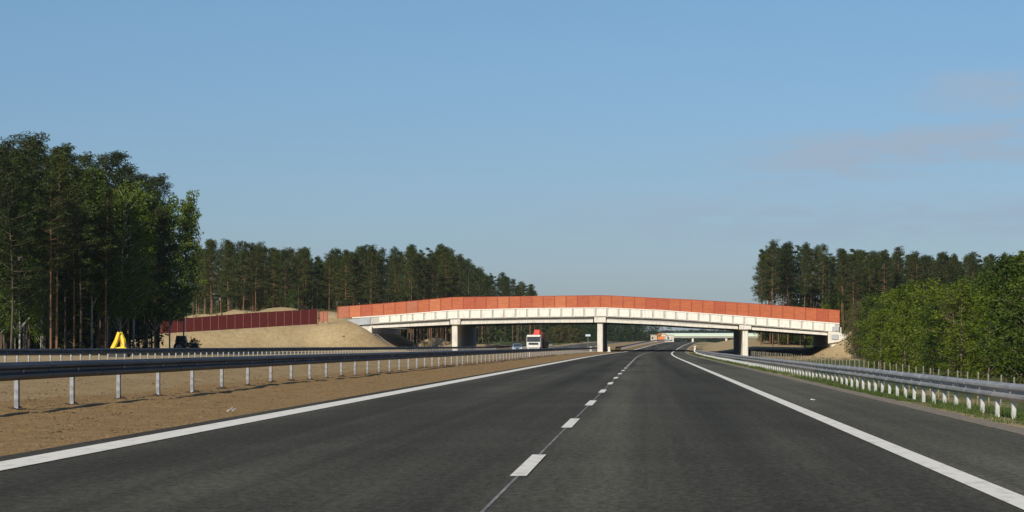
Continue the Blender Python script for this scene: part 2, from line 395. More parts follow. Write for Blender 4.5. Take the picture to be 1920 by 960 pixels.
bp = n.new('ShaderNodeBump'); bp.inputs['Strength'].default_value = .8; bp.inputs['Distance'].default_value = .08
l.new(fine, bp.inputs['Height']); l.new(bp.outputs[0], b.inputs['Normal'])
me.materials.append(m)

def strip(mb, s0, s1, y0, y1, dz, step=6, wob=0):
    k = max(1, int((y1 - y0) / step)); vs = []
    for i in range(k + 1):
        y = lerp(y0, y1, i / k); o0 = wob * noise.noise(Vector((s0, y * .35, 0))); o1 = wob * noise.noise(Vector((s1 + 7, y * .35, 0)))
        vs += [(s0 + cx(y) + o0, y, re(y) + dz), (s1 + cx(y) + o1, y, re(y) + dz)]
    mb.add(vs, [(2 * i, 2 * i + 1, 2 * i + 3, 2 * i + 2) for i in range(k)])
mb = MB(); strip(mb, -6.43, 2.6, -40, 3000, 0, 5, 0); tag(mb.build('road', M['asphalt'], normals=False), kind='structure')
mb = MB(); strip(mb, 2.6, 4.62, -40, 3000, 0, 5, 0); tag(mb.build('hard_shoulder', M['shoulder'], normals=False), kind='structure')
mb = MB(); strip(mb, -28.5, -18.5, -40, 3000, 0, 5, .03); tag(mb.build('opposite_road', M['asphalt2'], normals=False), kind='structure')
mb = MB()
strip(mb, -6.10, -5.66, -10, 1500, .008); strip(mb, 2.50, 2.73, -10, 1500, .008)
for i in range(-3, 110):
    y0 = 5000 / 224 + 12 * i - 2
    strip(mb, -1.09 - .07, -1.09 + .07, y0, y0 + 4, .008, 4)
strip(mb, -27.7, -27.4, -10, 1500, .008); strip(mb, -19.2, -18.95, -10, 1500, .008)
tag(mb.build('road_markings', M['line'], normals=False), kind='structure')
mb = MB(); strip(mb, -1.108, -1.082, -10, 430, .004); tag(mb.build('road_seam', M['seam'], normals=False), kind='structure')
mb = MB()
k = 0; vs = []; y = 20
while y < 450:
    vs += [(4.60 + cx(y) + .02 * noise.noise(Vector((1, y, 0))), y, re(y) + .006), (4.98 + cx(y) + .10 * noise.noise(Vector((1, y * .8, 0))), y, re(y) + .004), ]; y += .8; k += 1
mb.add(vs, [(2 * i, 2 * i + 1, 2 * i + 3, 2 * i + 2) for i in range(k - 1)]); tag(mb.build('gravel_shoulder', M['gravel'], normals=False), kind='structure')

# ------------------------------------------------------------------ the bridge
BY = 430.0
BW = 48.0     # the overpass is wide: earth and plants on top, long wall piers below
K = BY / F
B_top = [(633, 575.4), (751, 566.4), (850, 557.2), (1000, 555.4), (1134, 553.8), (1237, 559.2), (1300, 562), (1438, 571), (1574, 581.8)]
B_bot = [(633, 597.5), (751, 589.5), (850, 581.5), (1000, 578), (1134, 577), (1237, 581.5), (1300, 586), (1438, 596.2), (1574, 606.4)]
F_bot = [(650, 611), (695, 607.5), (850, 598.2), (1000, 595.6), (1134, 594), (1237, 598), (1300, 602), (1438, 612.4), (1574, 623.6)]
G_bot = [(650, 619), (700, 615), (850, 608.2), (1000, 604.8), (1134, 604.2), (1237, 608.5), (1300, 612.5), (1400, 617.6), (1438, 620.2), (1574, 630.0)]
def bx(u): return PX(u, BY)
def bt(u): return PE(interp(B_top, u), BY)
def bb(u): return PE(interp(B_bot, u), BY)
def fb(u): return PE(interp(F_bot, u), BY)
def gb(u): return PE(interp(G_bot, u), BY)
bridge = empty('road_bridge', (0, 0, 0), 0, 'long white concrete bridge with orange red screens spanning the motorway', 'bridge')
US = [633, 660, 690, 720, 751, 780, 810, 830, 850, 880, 920, 960, 1000, 1040, 1080, 1110, 1134, 1160, 1200, 1237, 1270, 1300, 1340, 1380, 1410, 1438, 1480, 1520, 1555, 1574]
def ribbon(name, mat, us, lo, hi, y0, y1, parent, bevel=0):
    mb = MB(); vs = []
    for u in us: vs += [(bx(u), y0, lo(u)), (bx(u), y0, hi(u)), (bx(u), y1, hi(u)), (bx(u), y1, lo(u))]
    fs = []
    for i in range(len(us) - 1):
        a_, b_ = 4 * i, 4 * i + 4
        for k in range(4): fs.append((a_ + k, a_ + (k + 1) % 4, b_ + (k + 1) % 4, b_ + k))
    fs += [(0, 3, 2, 1), tuple(4 * (len(us) - 1) + q for q in (0, 1, 2, 3))]
    mb.add(vs, fs); return mb.build(name, mat, parent, bevel)
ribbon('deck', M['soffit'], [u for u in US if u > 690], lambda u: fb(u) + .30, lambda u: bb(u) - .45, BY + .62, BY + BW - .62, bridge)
par = ribbon('parapet', M['rib'], [690] + [u for u in US if u > 695], lambda u: fb(u), lambda u: bb(u) - .12, BY + .12, BY + .6, bridge)
ribbon('parapet_cap', M['panel'], [u for u in US if u >= 660], lambda u: bb(u) - .115, lambda u: bb(u) + .06, BY - .02, BY + .68, bridge)
par2 = ribbon('parapet', M['rib'], [690] + [u for u in US if u > 695], lambda u: fb(u), lambda u: bb(u) + .05, BY + BW - .6, BY + BW - .1, bridge)
pitch = 21.45; u = 1130.0 - 20 * pitch - 2
i = 0
while u < 1560:
    a_, b_ = u - 8.9, u + 8.9
    if a_ > 693:
        mb = MB(); x0, x1 = bx(a_), bx(b_)
        vs = [(x0, BY, fb(a_) + .12), (x1, BY, fb(b_) + .12), (x1, BY, bb(b_) - .16), (x0, BY, bb(a_) - .16)]
        vs += [(p[0], BY + .12, p[2]) for p in vs]
        mb.add(vs, [(0, 1, 2, 3), (0, 4, 5, 1), (1, 5, 6, 2), (2, 6, 7, 3), (3, 7, 4, 0), (7, 6, 5, 4)])
        mb.build('parapet_panel', M['panel'], par, .02)
    u += pitch; i += 1
# girders under the deck: a pale outer one and darker ones behind
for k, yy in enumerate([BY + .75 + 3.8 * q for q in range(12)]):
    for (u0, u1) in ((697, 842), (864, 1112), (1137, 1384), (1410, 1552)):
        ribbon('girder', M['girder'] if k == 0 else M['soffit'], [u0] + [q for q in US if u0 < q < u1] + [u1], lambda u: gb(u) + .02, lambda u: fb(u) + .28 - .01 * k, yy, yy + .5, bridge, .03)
        if k == 0:
            ribbon('girder_flange', M['concrete'], [u0] + [q for q in US if u0 < q < u1] + [u1], lambda u: gb(u) - .03, lambda u: gb(u) + .42, yy - .2, yy - .005, bridge, .03)
for (u0, u1, uc, v0) in ((844, 863, 852, 656), (1114, 1136, 1125, 661), (1386, 1409, 1398, 668)):
    xc = bx(uc); zb = gz(xc, BY) - .5
    mb = MB(); zt = gb(uc) - .02
    mb.box((xc, BY + BW / 2, (zb + zt) / 2), (1.0, BW - 1.6, zt - zb)); pier = mb.build('pier', M['concrete'], bridge, .12)
    mb = MB(); mb.box((bx((u0 + u1) / 2), BY + BW / 2, (zt + fb(uc)) / 2 + .0), (bx(u1) - bx(u0), BW - .5, fb(uc) - zt + .02)); mb.build('pier_cap', M['concrete'], pier, .05)
# abutments
mb = MB(); x0, x1 = bx(640), bx(697)
mb.prism([(bx(650), bb(650) - .3), (bx(694), bb(694) - .13), (bx(694), fb(694) + .0), (bx(672), fb(672) - .05)], 'y', BY - .03, BY + .5)
mb.build('wing_wall', M['wing'], bridge, .02)
mb = MB(); mb.prism([(bx(664), PE(612, BY)), (bx(697), PE(612, BY)), (bx(697), PE(634, BY)), (bx(690), PE(632, BY))], 'y', BY + .1, BY + .55)
mb.build('wing_wall', M['concrete'], bridge, .02)
mb = MB(); mb.box((bx(700) - 1.1, BY + BW / 2, 3.0), (1.8, BW - 1.2, 5.6)); mb.build('abutment', M['concrete'], bridge, .05)
mb = MB(); mb.prism([(bx(1553), PE(621, BY)), (bx(1571), PE(623, BY)), (bx(1592), PE(629.5, BY)), (bx(1590), PE(634, BY)), (bx(1572), PE(641, BY)), (bx(1553), PE(644, BY))], 'y', BY + .1, BY + .9)
mb.build('wing_wall', M['concrete'], bridge, .02)
mb = MB(); mb.box((bx(1556) + 1.2, BY + BW / 2, 2.4), (1.8, BW - 1.2, 3.9)); mb.build('abutment', M['concrete'], bridge, .05)
for (u0, v0, u1, v1, yo) in ((1560, 612.5, 1573, 620.5, .06), (1559, 627.5, 1572, 636.5, .02)):
    mb = MB(); mb.box((bx((u0 + u1) / 2), BY - .05 - yo * .2, PE((v0 + v1) / 2, BY)), (bx(u1) - bx(u0), .08, (v1 - v0) * K)); mb.build('inspection_plate', M['wing'], bridge, .01)
# noise screens
def screens(yy, name_front, prob):
    fr = MB()
    us = []; u = 633
    while u < 1574.5: us.append(u); u += 21.4
    us.append(1574)
    for u in us: fr.box((bx(u), yy, (bb(u) + bt(u)) / 2 + .02), (.17, .16, bt(u) - bb(u) + .02))
    for u0, u1 in zip(us, us[1:]):
        for f in (lambda u: bt(u) - .0, lambda u: bb(u) + .12):
            p, q = Vector((bx(u0), yy, f(u0))), Vector((bx(u1), yy, f(u1)))
            fr.tube([p, q], .045, 4)
    fo = fr.build('noise_screen', M['red_frame'], bridge)
    for i, (u0, u1) in enumerate(zip(us, us[1:])):
        if u1 - u0 < 5: continue
        mb = MB(); e = .06 / K * .0 + .6
        mb.prism([(bx(u0 + e), bb(u0 + e) + .08), (bx(u1 - e), bb(u1 - e) + .08), (bx(u1 - e), bt(u1 - e) - .03), (bx(u0 + e), bt(u0 + e) - .03)], 'y', yy - .03, yy + .03)
        if u0 < 1110: mt = random.choice((SCR[0], SCR[2], SCR[3], SCR[1]))
        else: mt = random.choice((SCR[0], SCR[1], SCR[0]))
        if yy > BY + 5: mt = SCR[1]
        mb.build('screen_panel', mt, fo)
screens(BY + .3, '', 1); screens(BY + BW - .35, '', 1)
# stair handrail beside the left abutment, down the slope under the deck
hr = empty('stair_handrail', (bx(704), BY - .6, 0), 0, 'thin steel stair handrail sloping down beside the left bridge abutment', 'handrail')
mb = MB(); P0 = []
for (u, v) in ((699, 626.5), (708, 627), (722, 638), (738, 651)): P0.append(Vector((bx(u) - bx(704), 0, PE(v, BY))))
mb.tube(P0, .05, 6); mb.tube([p - Vector((0, 0, .45)) for p in P0[1:]], .03, 6); mb.build('rail', M['post'], hr)
for p in (P0[0], P0[1], P0[2], P0[3], (P0[1] + P0[2]) / 2, (P0[2] + P0[3]) / 2):
    mb = MB(); g_ = gz(p.x + bx(704), BY - .6); mb.tube([(p.x, 0, min(g_, p.z - .9) - .2), p], .04, 6); mb.build('post', M['post'], hr)
# ------------------------------------------------------------------ dark red barrier on the left embankment
bar = empty('noise_barrier', (0, 0, 0), 0, 'dark red board barrier along the top of the sandy embankment left of the bridge', 'barrier')
def barpt(u):
    y = lerp(404, 430.5, sst(160, 600, u) * .0 + (u - 160) / 436 if u < 596 else 1)
    return PX(u, y), y
us = []; u = 595
while u > 165: us.append(u); u -= 15.4
def bar_top(u): return interp([(160, 614), (290, 601), (380, 594), (480, 586), (595, 579.5)], u)
def bar_bot(u): return interp([(160, 640), (290, 631), (380, 620), (480, 612), (595, 603.5)], u)
for i, u in enumerate(us):
    x, y = barpt(u)
    mb = MB(); zb, zt = PE(bar_bot(u), y) - .4, PE(bar_top(u), y) + .05
    mb.box((x, y - .02, (zb + zt) / 2), (.10, .16, zt - zb)); mb.build('post', M['darkred_post'], bar)
    if i + 1 < len(us):
        x2, y2 = barpt(us[i + 1]); mb = MB()
        q = [(x2 + .05, y2), (x - .05, y)]
        vs = []
        for (px, py), uu in zip(q, (us[i + 1], u)):
            vs += [(px, py, PE(bar_bot(uu), y) - .6), (px, py, PE(bar_top(uu), y))]
            vs += [(px, py + .08, PE(bar_bot(uu), y) - .6), (px, py + .08, PE(bar_top(uu), y))]
        mb.add(vs, [(0, 4, 5, 1), (2, 3, 7, 6), (1, 5, 7, 3), (0, 2, 6, 4), (0, 1, 3, 2), (4, 6, 7, 5)]); mb.build('board_panel', M['darkred'], bar)
nf = empty('net_fence', (PX(597, 431), 431, 0), 0, 'short pale red net fence between dark barrier and bridge screen', 'fence')
ox = PX(597, 431)
for (u0, u1) in ((598, 606), (607, 614)):
    mb = MB(); mb.prism([(PX(u0, 431) - ox, PE(603.5, 431)), (PX(u1, 431) - ox, PE(602.5, 431)), (PX(u1, 431) - ox, PE(584, 431)), (PX(u0, 431) - ox, PE(584, 431))], 'y', -.02, .02); mb.build('net_panel', NET, nf)
for u in (597.5, 606.5, 614.5):
    mb = MB(); mb.tube([(PX(u, 431) - ox, 0, PE(606, 431)), (PX(u, 431) - ox, 0, PE(582.5, 431))], .05, 6); mb.build('post', M['red_frame'], nf)

# ------------------------------------------------------------------ guardrails
def wprof(h):
    # (out, z) front outline of a W beam, z from bottom to top
    P = [(.0, 0), (.015, .0), (.08, .055), (.08, .095), (.0, .135), (.0, .175), (.08, .215), (.08, .255), (.015, .31), (.0, .31)]
    return [(a_, b_ * h / .31) for a_, b_ in P]
def guardrail(name, label, s, y0, y1, sp, face, top, gl, mats, yfirst, off=.06):
    root = empty(name, (s + cx(y0), y0, re(y0)), 0, label, 'guardrail')
    ox, oy, oz = root.location
    pr = wprof(.31); prof = [(face * (off + a_), top - .31 + b_) for a_, b_ in pr] + [(face * (off - .005 + a_ - .004), top - .31 + b_) for a_, b_ in reversed(pr)]
    mb = MB(); yy = [y0]
    while yy[-1] < y1: yy.append(min(y1, yy[-1] + (1 if yy[-1] < 80 else 4)))
    n_ = len(prof); vs = []
    for y in yy:
        wx = .012 * noise.noise(Vector((y * .12, s, 0))); wz = .012 * noise.noise(Vector((y * .09, s, 5)))
        for a_, b_ in prof: vs.append((s + cx(y) + a_ + wx - ox, y - oy, re(y) + b_ + wz - oz))
    fs = [(i * n_ + k, i * n_ + (k + 1) % n_, (i + 1) * n_ + (k + 1) % n_, (i + 1) * n_ + k) for i in range(len(yy) - 1) for k in range(n_)]
    mb.add(vs, fs + [tuple(range(n_)), tuple((len(yy) - 1) * n_ + k for k in range(n_))[::-1]]); 
    yy_ = yfirst - 2
    while yy_ < min(y1 - 2, 260):      # lapped splices with their bolts
        if yy_ > y0 + 1:
            vs = []
            for y in (yy_ - .17, yy_ + .17):
                wx = .012 * noise.noise(Vector((y * .12, s, 0))); wz = .012 * noise.noise(Vector((y * .09, s, 5)))
                for a_, b_ in [(face * (off + p_ + .009), top - .31 + q_) for p_, q_ in pr] + [(face * (off + p_ + .002), top - .31 + q_) for p_, q_ in reversed(pr)]: vs.append((s + cx(y) + a_ + wx - ox, y - oy, re(y) + b_ + wz - oz))
            mb.add(vs, [(k, (k + 1) % n_, n_ + (k + 1) % n_, n_ + k) for k in range(n_)] + [tuple(range(n_)), tuple(n_ + k for k in range(n_))[::-1]])
        yy_ += 4
    mb.build('beam', mats[0], root)
    def post_mb(mb, x, y, z, j=0):
        h0, h1 = gl - .4, top - .04
        # open C section: web facing the traffic and two flanges
        mb.box((x, y, z + (h0 + h1) / 2), (.008, .11, h1 - h0), rz=j)
        mb.box((x - face * .03, y - .055, z + (h0 + h1) / 2), (.07, .008, h1 - h0), rz=j)
        mb.box((x - face * .03, y + .055, z + (h0 + h1) / 2), (.07, .008, h1 - h0), rz=j)
        mb.box((x + face * off * .5, y, z + top - .155), (off, .08, .2), rz=j)
    ps = []
    y = yfirst
    while y > y0 + .3: y -= sp
    y += sp
    while y < y1 - .3: ps.append(y); y += sp
    vis = sorted(range(len(ps)), key=lambda q: ps[q] if ps[q] > yfirst - sp * 1.2 else 9999)
    sep = set(vis[:95]); stuff = MB(); first = None
    for i, y in enumerate(ps):
        x = s + cx(y)
        if i in sep:
            if first is None or i % 7 == 0:
                mb = MB(); post_mb(mb, 0, 0, 0, random.uniform(-.03, .03)); o = first = mb.build('post', mats[1], root)
            else: o = child_copy(first, root)
            o.location = (x - ox, y - oy, re(y) - oz)
        else: post_mb(stuff, x - ox, y - oy, re(y) - oz)
    if stuff.v: tag(stuff.build('post_row', mats[1], root), kind='stuff')
    bm_ = None
    for i, y in enumerate(ps[:40]):
        if y < yfirst - sp: continue
        if bm_ is None:
            mb = MB(); mb.tube([(face * off, 0, top - .155), (face * (off + .03), 0, top - .155)], .026, 8); o = bm_ = mb.build('bolt', M['bolt'], root)
        else: o = child_copy(bm_, root)
        o.location = (s + cx(y) - ox, y - oy, re(y) - oz)
    return root
guardrail('guardrail', 'near left dark steel guardrail on widely spaced posts along the brown median verge', -10.8, 24, 424, 4, 1, .82, 0, (M['rail_shade'], M['post']), 10.8 * F / 1180)
guardrail('guardrail', 'distant dark guardrail on closely spaced posts behind the near left one', -29.5, 90, 600, 2.12, 1, .95, .1, (M['rail_shade'], M['post']), 29.5 * F / 1204)
guardrail('guardrail', 'pale steel guardrail on close white posts along the right shoulder', 6.43, 28, 560, 2, -1, .44, -.2, (M['steel'], M['post_white']), 6.43 * F / 682.5, .012)
guardrail('guardrail', 'far guardrail in the median beyond the bridge', -8.6, 458, 900, 4, 1, .8, 0, (M['steel'], M['post']), 460)

# ------------------------------------------------------------------ wire fence at the right wood
fen = empty('wire_fence', (14, 60, 0), 0, 'wire mesh fence on thin pale posts in front of the right wood', 'fence')
mb0 = None; wires = MB(); pts = []
y = 62
while y < 350: pts.append(y); y += 3.4
for i, y in enumerate(pts):
    x = 14 + cx(y) + .1 * noise.noise(Vector((y, 0, 0))); z = gz(x, y); top = interp([(60, -.12), (95, -.07), (150, .1), (250, .3), (420, .35)], y)
    if mb0 is None:
        mb = MB(); mb.tube([(0, 0, -1.6), (0, 0, 0)], .034, 7); o = mb0 = mb.build('post', M['wood'], fen)
    elif i < 100: o = child_copy(mb0, fen)
    o.location = (x - 14, y - 60, top + random.uniform(-.04, .04)); o.rotation_euler = (random.uniform(-.03, .03), random.uniform(-.03, .03), 0)
    if i + 1 < len(pts):
        for k in range(7):
            y2 = pts[i + 1]; t2 = interp([(60, -.12), (95, -.07), (150, .1), (250, .3), (420, .35)], y2)
            wires.tube([(x - 14, y - 60, top - .08 - .2 * k), (14 + cx(y2) - 14, y2 - 60, t2 - .08 - .2 * k)], .006, 3, cap=False)
wires.build('wire', M['wire'], fen)

# ------------------------------------------------------------------ trees
def leaves(mb, c, r, n_, size, flat=.6, asp=.6):
    for _ in range(n_):
        while True:
            p = Vector((random.uniform(-1, 1), random.uniform(-1, 1), random.uniform(-1, 1)))
            if .1 < p.length < 1: break
        p = Vector((p.x * r, p.y * r, p.z * r * flat)) + c
        d1 = Vector((random.gauss(0, 1), random.gauss(0, 1), random.gauss(0, .7))).normalized()
        d2 = d1.cross(Vector((random.gauss(0, 1), random.gauss(0, 1), random.gauss(0, 1)))).normalized()
        a_ = d1 * size * random.uniform(.6, 1.3); b_ = d2 * size * asp * random.uniform(.6, 1.3)
        mb.add([p - a_, p + b_ * .6, p + a_, p - b_ * .6], [(0, 1, 2, 3)])
def pine(h=20, cb=.52, wide=2.9, dens=36, lsz=.22, lean=0.4, seed=1, tip=.7):
    random.seed(seed)
    tr = MB(); cr = MB(); bend = [random.uniform(-lean, lean) for _ in range(4)]
    def tp(t): return Vector((bend[0] * t * t + bend[1] * math.sin(t * 5) * .3, bend[2] * t * t + bend[3] * math.sin(t * 4) * .3, h * t))
    N = 12; tr.tube([tp(i / N) - Vector((0, 0, .5 if i == 0 else 0)) for i in range(N + 1)], [lerp(.135, .03, (i / N) ** .9) for i in range(N + 1)], 8)
    for _ in range(4):
        t = random.uniform(.3, cb); a_ = random.uniform(0, 6.28); L = random.uniform(.4, 1.6)
        tr.tube([tp(t), tp(t) + Vector((math.cos(a_) * L, math.sin(a_) * L, random.uniform(-.1, .3)))], [.035, .012], 4)
    nb = int(46 * (1 - cb) / .48)
    shape = random.uniform(.8, 1.2); holes = [random.uniform(0, 6.28) for _ in range(2)]
    for i in range(nb):
        t = lerp(cb, .985, (i + random.random()) / nb); q = (t - cb) / (1 - cb)
        L = wide * shape * (min(1, .45 + q * 2.2) * (1 - q) ** tip + .05) * random.uniform(.5, 1.2)
        a_ = i * 2.4 + random.uniform(-.7, .7)
        if q < .7 and min(abs((a_ - g_ + 3.14) % 6.28 - 3.14) for g_ in holes) < .4 and random.random() < .6: continue
        up = lerp(-.05, .75, q) * L
        b0 = tp(t); e_ = b0 + Vector((math.cos(a_) * L, math.sin(a_) * L, up))
        tr.tube([b0, lerp(b0, e_, .5) + Vector((0, 0, -.08)), e_], [.05, .03, .012], 4)
        for f in ((.45, .6), (.72, .8), (1.0, .75)):
            c_ = b0.lerp(e_, f[0]) + Vector((random.uniform(-.35, .35), random.uniform(-.35, .35), random.uniform(0, .25)))
            leaves(cr, c_, f[1] * random.uniform(.65, 1.2), int(dens * f[1]), lsz, .5, .35)
    leaves(cr, tp(1.0) - Vector((0, 0, .1)), .5, dens, lsz, 1.1, .35)
    a = tr.build('trunk', M['pine_bark'], smooth=True); b = cr.build('crown', M['pine_leaf'], normals=False)
    for o in (a, b): COL.objects.unlink(o)
    return a, b, h
def broad(h=8, cb=.18, wide=2.0, dens=46, lsz=.15, leaf='broad_leaf', bark='brown_bark', seed=1, slim=False, tr_r=.10, nb=44, two=False):
    random.seed(seed); tr = MB(); cr = MB(); bend = [random.uniform(-.04, .04) * h for _ in range(2)]
    def tp(t): return Vector((bend[0] * t * t, bend[1] * t * t, h * t))
    N = 8; tr.tube([tp(i / N) - Vector((0, 0, .4 if i == 0 else 0)) for i in range(N + 1)], [lerp(tr_r, .02, i / N) for i in range(N + 1)], 7)
    if two: tr.tube([(.1, 0, -.4), (.5, .1, h * .35), (.9, .3, h * .8)], [tr_r * .8, tr_r * .5, .02], 6)
    lob = [random.uniform(0, 6.28) for _ in range(3)]
    for i in range(nb):
        q = (i + random.random()) / nb; t = lerp(cb, 1.0, q)
        prof = (math.sin(math.pi * min(1, q * .85 + .12)) ** .7)
        if slim: prof = (1 - q) ** .55 * min(1, .4 + q * 3)
        a_ = i * 2.4 + random.uniform(-.6, .6)
        L = wide * prof * random.uniform(.45, 1.15) * (1 + .18 * math.cos(a_ - lob[0]) + .15 * math.cos(2 * a_ - lob[1])) + .1
        b0 = tp(max(.1, t - .10 * random.random() - .04)); e_ = tp(t) + Vector((math.cos(a_) * L, math.sin(a_) * L, random.uniform(-.1, .25)))
        tr.tube([b0, lerp(b0, e_, .5) + Vector((0, 0, .1)), e_], [.03 * h / 8, .02 * h / 8, .008], 4)
        for f in ((.5, .7), (.85, .8), (1.05, .55)):
            c_ = b0.lerp(e_, f[0]) + Vector((random.uniform(-.25, .25), random.uniform(-.25, .25), random.uniform(-.2, .2))) * (h / 8)
            leaves(cr, c_, f[1] * random.uniform(.55, 1.1) * (h / 8) ** .5 * .85, int(dens * f[1]), lsz, .85, .75)
    leaves(cr, tp(1.0), .4 * (h / 8) ** .5, dens, lsz, 1.3, .7)
    a = tr.build('trunk', M[bark], smooth=True); b = cr.build('crown', M[leaf], normals=False)
    for o in (a, b): COL.objects.unlink(o)
    return a, b, h
PINES = [pine(20, .48, 2.9, seed=11), pine(20, .52, 2.6, seed=12, tip=.9), pine(20, .43, 3.1, seed=13, tip=.8), pine(20, .56, 2.7, seed=14, tip=.55), pine(20, .5, 2.4, seed=15, tip=1.1), pine(20, .54, 2.8, seed=16, tip=.5)]
BARKS = {}
PNEAR = [pine(21, .36, 3.2, 64, .20, 1.0, 21, .42), pine(21, .42, 3.0, 64, .20, 1.2, 22, .5), pine(21, .32, 3.3, 64, .20, .8, 23, .6)]
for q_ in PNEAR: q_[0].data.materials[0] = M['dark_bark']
BIRCH = [broad(17, .30, 2.5, 70, .17, 'birch_leaf', 'birch_bark', 31, True, .11, 60), broad(17, .22, 2.8, 70, .17, 'birch_leaf', 'birch_bark', 32, False, .12, 60), broad(17, .35, 2.2, 70, .17, 'birch_leaf', 'birch_bark', 33, True, .10, 55)]
BROAD = [broad(8, .12, 2.0, 60, .12, seed=41), broad(8, .2, 1.7, 60, .12, seed=42, two=True), broad(8, .1, 2.2, 60, .12, seed=43), broad(8, .25, 1.5, 60, .12, seed=44, slim=True)]
OLIVE = [broad(7, .12, 2.0, 40, .11, 'olive_leaf', seed=51, two=True), broad(7, .1, 1.7, 36, .11, 'olive_leaf', seed=52)]
BUSH = [broad(3, .02, 1.6, 50, .10, 'broad_leaf', seed=61, tr_r=.04, nb=30), broad(3, .02, 1.5, 50, .10, 'olive_leaf', seed=62, tr_r=.04, nb=30)]
random.seed(99)
def plant(kind, protos, x, y, h, label, cat, group, wf=1, z=None, k=None):
    a_, b_, ph = protos[random.randrange(len(protos)) if k is None else k]
    z = gz(x, y) if z is None else z
    o = empty(kind, (x, y, z - .05), random.uniform(0, 6.28), label, cat, group)
    s_ = h / ph; o.scale = (s_ * wf, s_ * wf, s_)
    child_copy(a_, o); child_copy(b_, o); return o
SKY_A = [(-40, 262), (0, 262), (40, 256), (60, 256), (100, 268), (115, 295), (150, 290), (165, 330), (180, 288), (205, 284), (235, 300), (243, 345), (255, 330), (275, 325), (305, 338), (318, 372), (335, 365), (362, 368), (372, 440)]
SKY_B = [(360, 450), (395, 445), (415, 455), (428, 443), (440, 460), (455, 448), (475, 455), (500, 456), (520, 470), (545, 465), (560, 458), (600, 478), (640, 458), (660, 470), (690, 450), (705, 466), (760, 460), (830, 460), (880, 485), (905, 506), (940, 508), (965, 525), (1000, 532), (1010, 552), (1100, 600), (1200, 622), (1300, 618), (1420, 612)]
SKY_C = [(1412, 510), (1425, 460), (1445, 452), (1480, 446), (1500, 455), (1540, 460), (1570, 468), (1600, 458), (1640, 466), (1680, 462), (1725, 475), (1740, 468), (1800, 474), (1850, 470), (1890, 472), (1930, 480)]
SKY_D = [(1560, 600), (1575, 590), (1600, 572), (1620, 560), (1650, 562), (1690, 545), (1720, 530), (1760, 548), (1800, 520), (1850, 515), (1880, 500), (1930, 485)]
def uof(x, y): return 1215 + x * F / y
def hfit(x, y, prof, lo=.84):
    u = uof(x, y); z = gz(x, y); return (PE(interp(prof, u), y) - z) * random.uniform(lo, 1.0)
# near left wood
def fill(n_, xr, yr, mind, ok):
    pts = []; tries = 0
    while len(pts) < n_ and tries < 20000:
        tries += 1; x = random.uniform(*xr); y = random.uniform(*yr)
        if not ok(x, y): continue
        if any((x - p) ** 2 + (y - q) ** 2 < mind ** 2 for p, q in pts): continue
        pts.append((x, y))
    return pts
LA = 'tall dark pine in the near wood at the left edge'; GA = 'pines of the near left wood'
for (u, v, y, k, l_) in ((55, 256, 262, 0, 'tallest dark broad-headed pine at the far left of the photo'), (130, 285, 275, 1, 'pine with a narrow crown between the tallest left pine and the layered one'), (12, 272, 250, 2, 'dark pine at the left border beside the tallest one'), (92, 268, 268, 1, 'pine just right of the tallest pine, its top slightly lower'), (207, 284, 285, 2, 'pine with layered crown standing above the pale green trees'), (276, 325, 300, 1, 'pine with open crown leaning above the birches')):
    x = PX(u, y); z = gz(x, y); plant('pine_tree', PNEAR, x, y, PE(v, y) - z - .3, l_, 'pine tree', None, 1.05, k=k)
for (u, v, y, k, l_) in ((344, 366, 322, 0, 'slender birch with airy top at the right end of the near left wood'), (318, 378, 318, 1, 'second birch from the right end of the near left wood'), (290, 372, 300, 1, 'pale green birch with broad crown under the leaning pine'), (172, 318, 262, 2, 'bright green birch with pale trunk below the layered pine'), (225, 345, 270, 1, 'birch with bright foliage right of the layered pine'), (250, 372, 285, 0, 'birch with thin white trunk left of the leaning pine')):
    x = PX(u, y); z = gz(x, y); plant('birch_tree', BIRCH, x, y, PE(v, y) - z - .2, l_, 'birch tree', None, .85 if u > 300 else 1.1, k=k)
for x, y in fill(60, (-105, -50), (222, 335), 2.8, lambda x, y: -60 < uof(x, y) < 352 and x < -56 - (y - 225) * .06):
    if random.random() < .7: plant('pine_tree', PNEAR + PINES[:2], x, y, min(24, hfit(x, y, SKY_A, .80)), LA, 'pine tree', GA)
    else: plant('birch_tree', BIRCH, x, y, min(20, hfit(x, y, SKY_A, .68) * .93), 'green birch inside the near wood at the left edge', 'birch tree', 'birches of the near left wood')
for x, y in fill(26, (-75, -50), (222, 345), 2.5, lambda x, y: -40 < uof(x, y) < 285 and x < -62 - (y - 225) * .06):
    plant('young_birch', BIRCH, x, y, random.uniform(7, 13), 'young birch with thin pale trunk at the front of the near left wood', 'birch tree', 'young birches fronting the near left wood', 1.0)
# middle wood of pines behind the embankment
GB = 'pines of the middle wood'
for i, u in enumerate((396, 428, 457, 474, 480, 514, 536, 616, 648, 668, 695, 768)):
    y = 486 + random.uniform(0, 5); x = PX(u, y)
    plant('pine_tree', PINES, x, y, hfit(x, y, SKY_B, .95), 'front row pine with sunlit orange trunk behind the sandy embankment', 'pine tree', 'front row of the middle wood', .95)
for x, y in fill(108, (-100, -40), (490, 600), 2.4, lambda x, y: 355 < uof(x, y) < 850 and (x < -42)):
    plant('pine_tree', PINES, x, y, hfit(x, y, SKY_B, .86), 'dark pine deeper in the wood behind the sandy embankment', 'pine tree', GB, .95)
for x, y in fill(52, (-75, -24), (540, 980), 3.2, lambda x, y: 820 < uof(x, y) < 1018 and x < -41 + cx(y) * .6):
    plant('pine_tree', PINES, x, y, hfit(x, y, SKY_B, .86), 'pine in the receding wood edge above the left half of the bridge', 'pine tree', 'receding pines beyond the bridge', .95)
plant('birch_tree', BIRCH, PX(548, 480), 480, 8.5, 'small pale green birch in front of the middle pine wood', 'birch tree', None, 1.1)
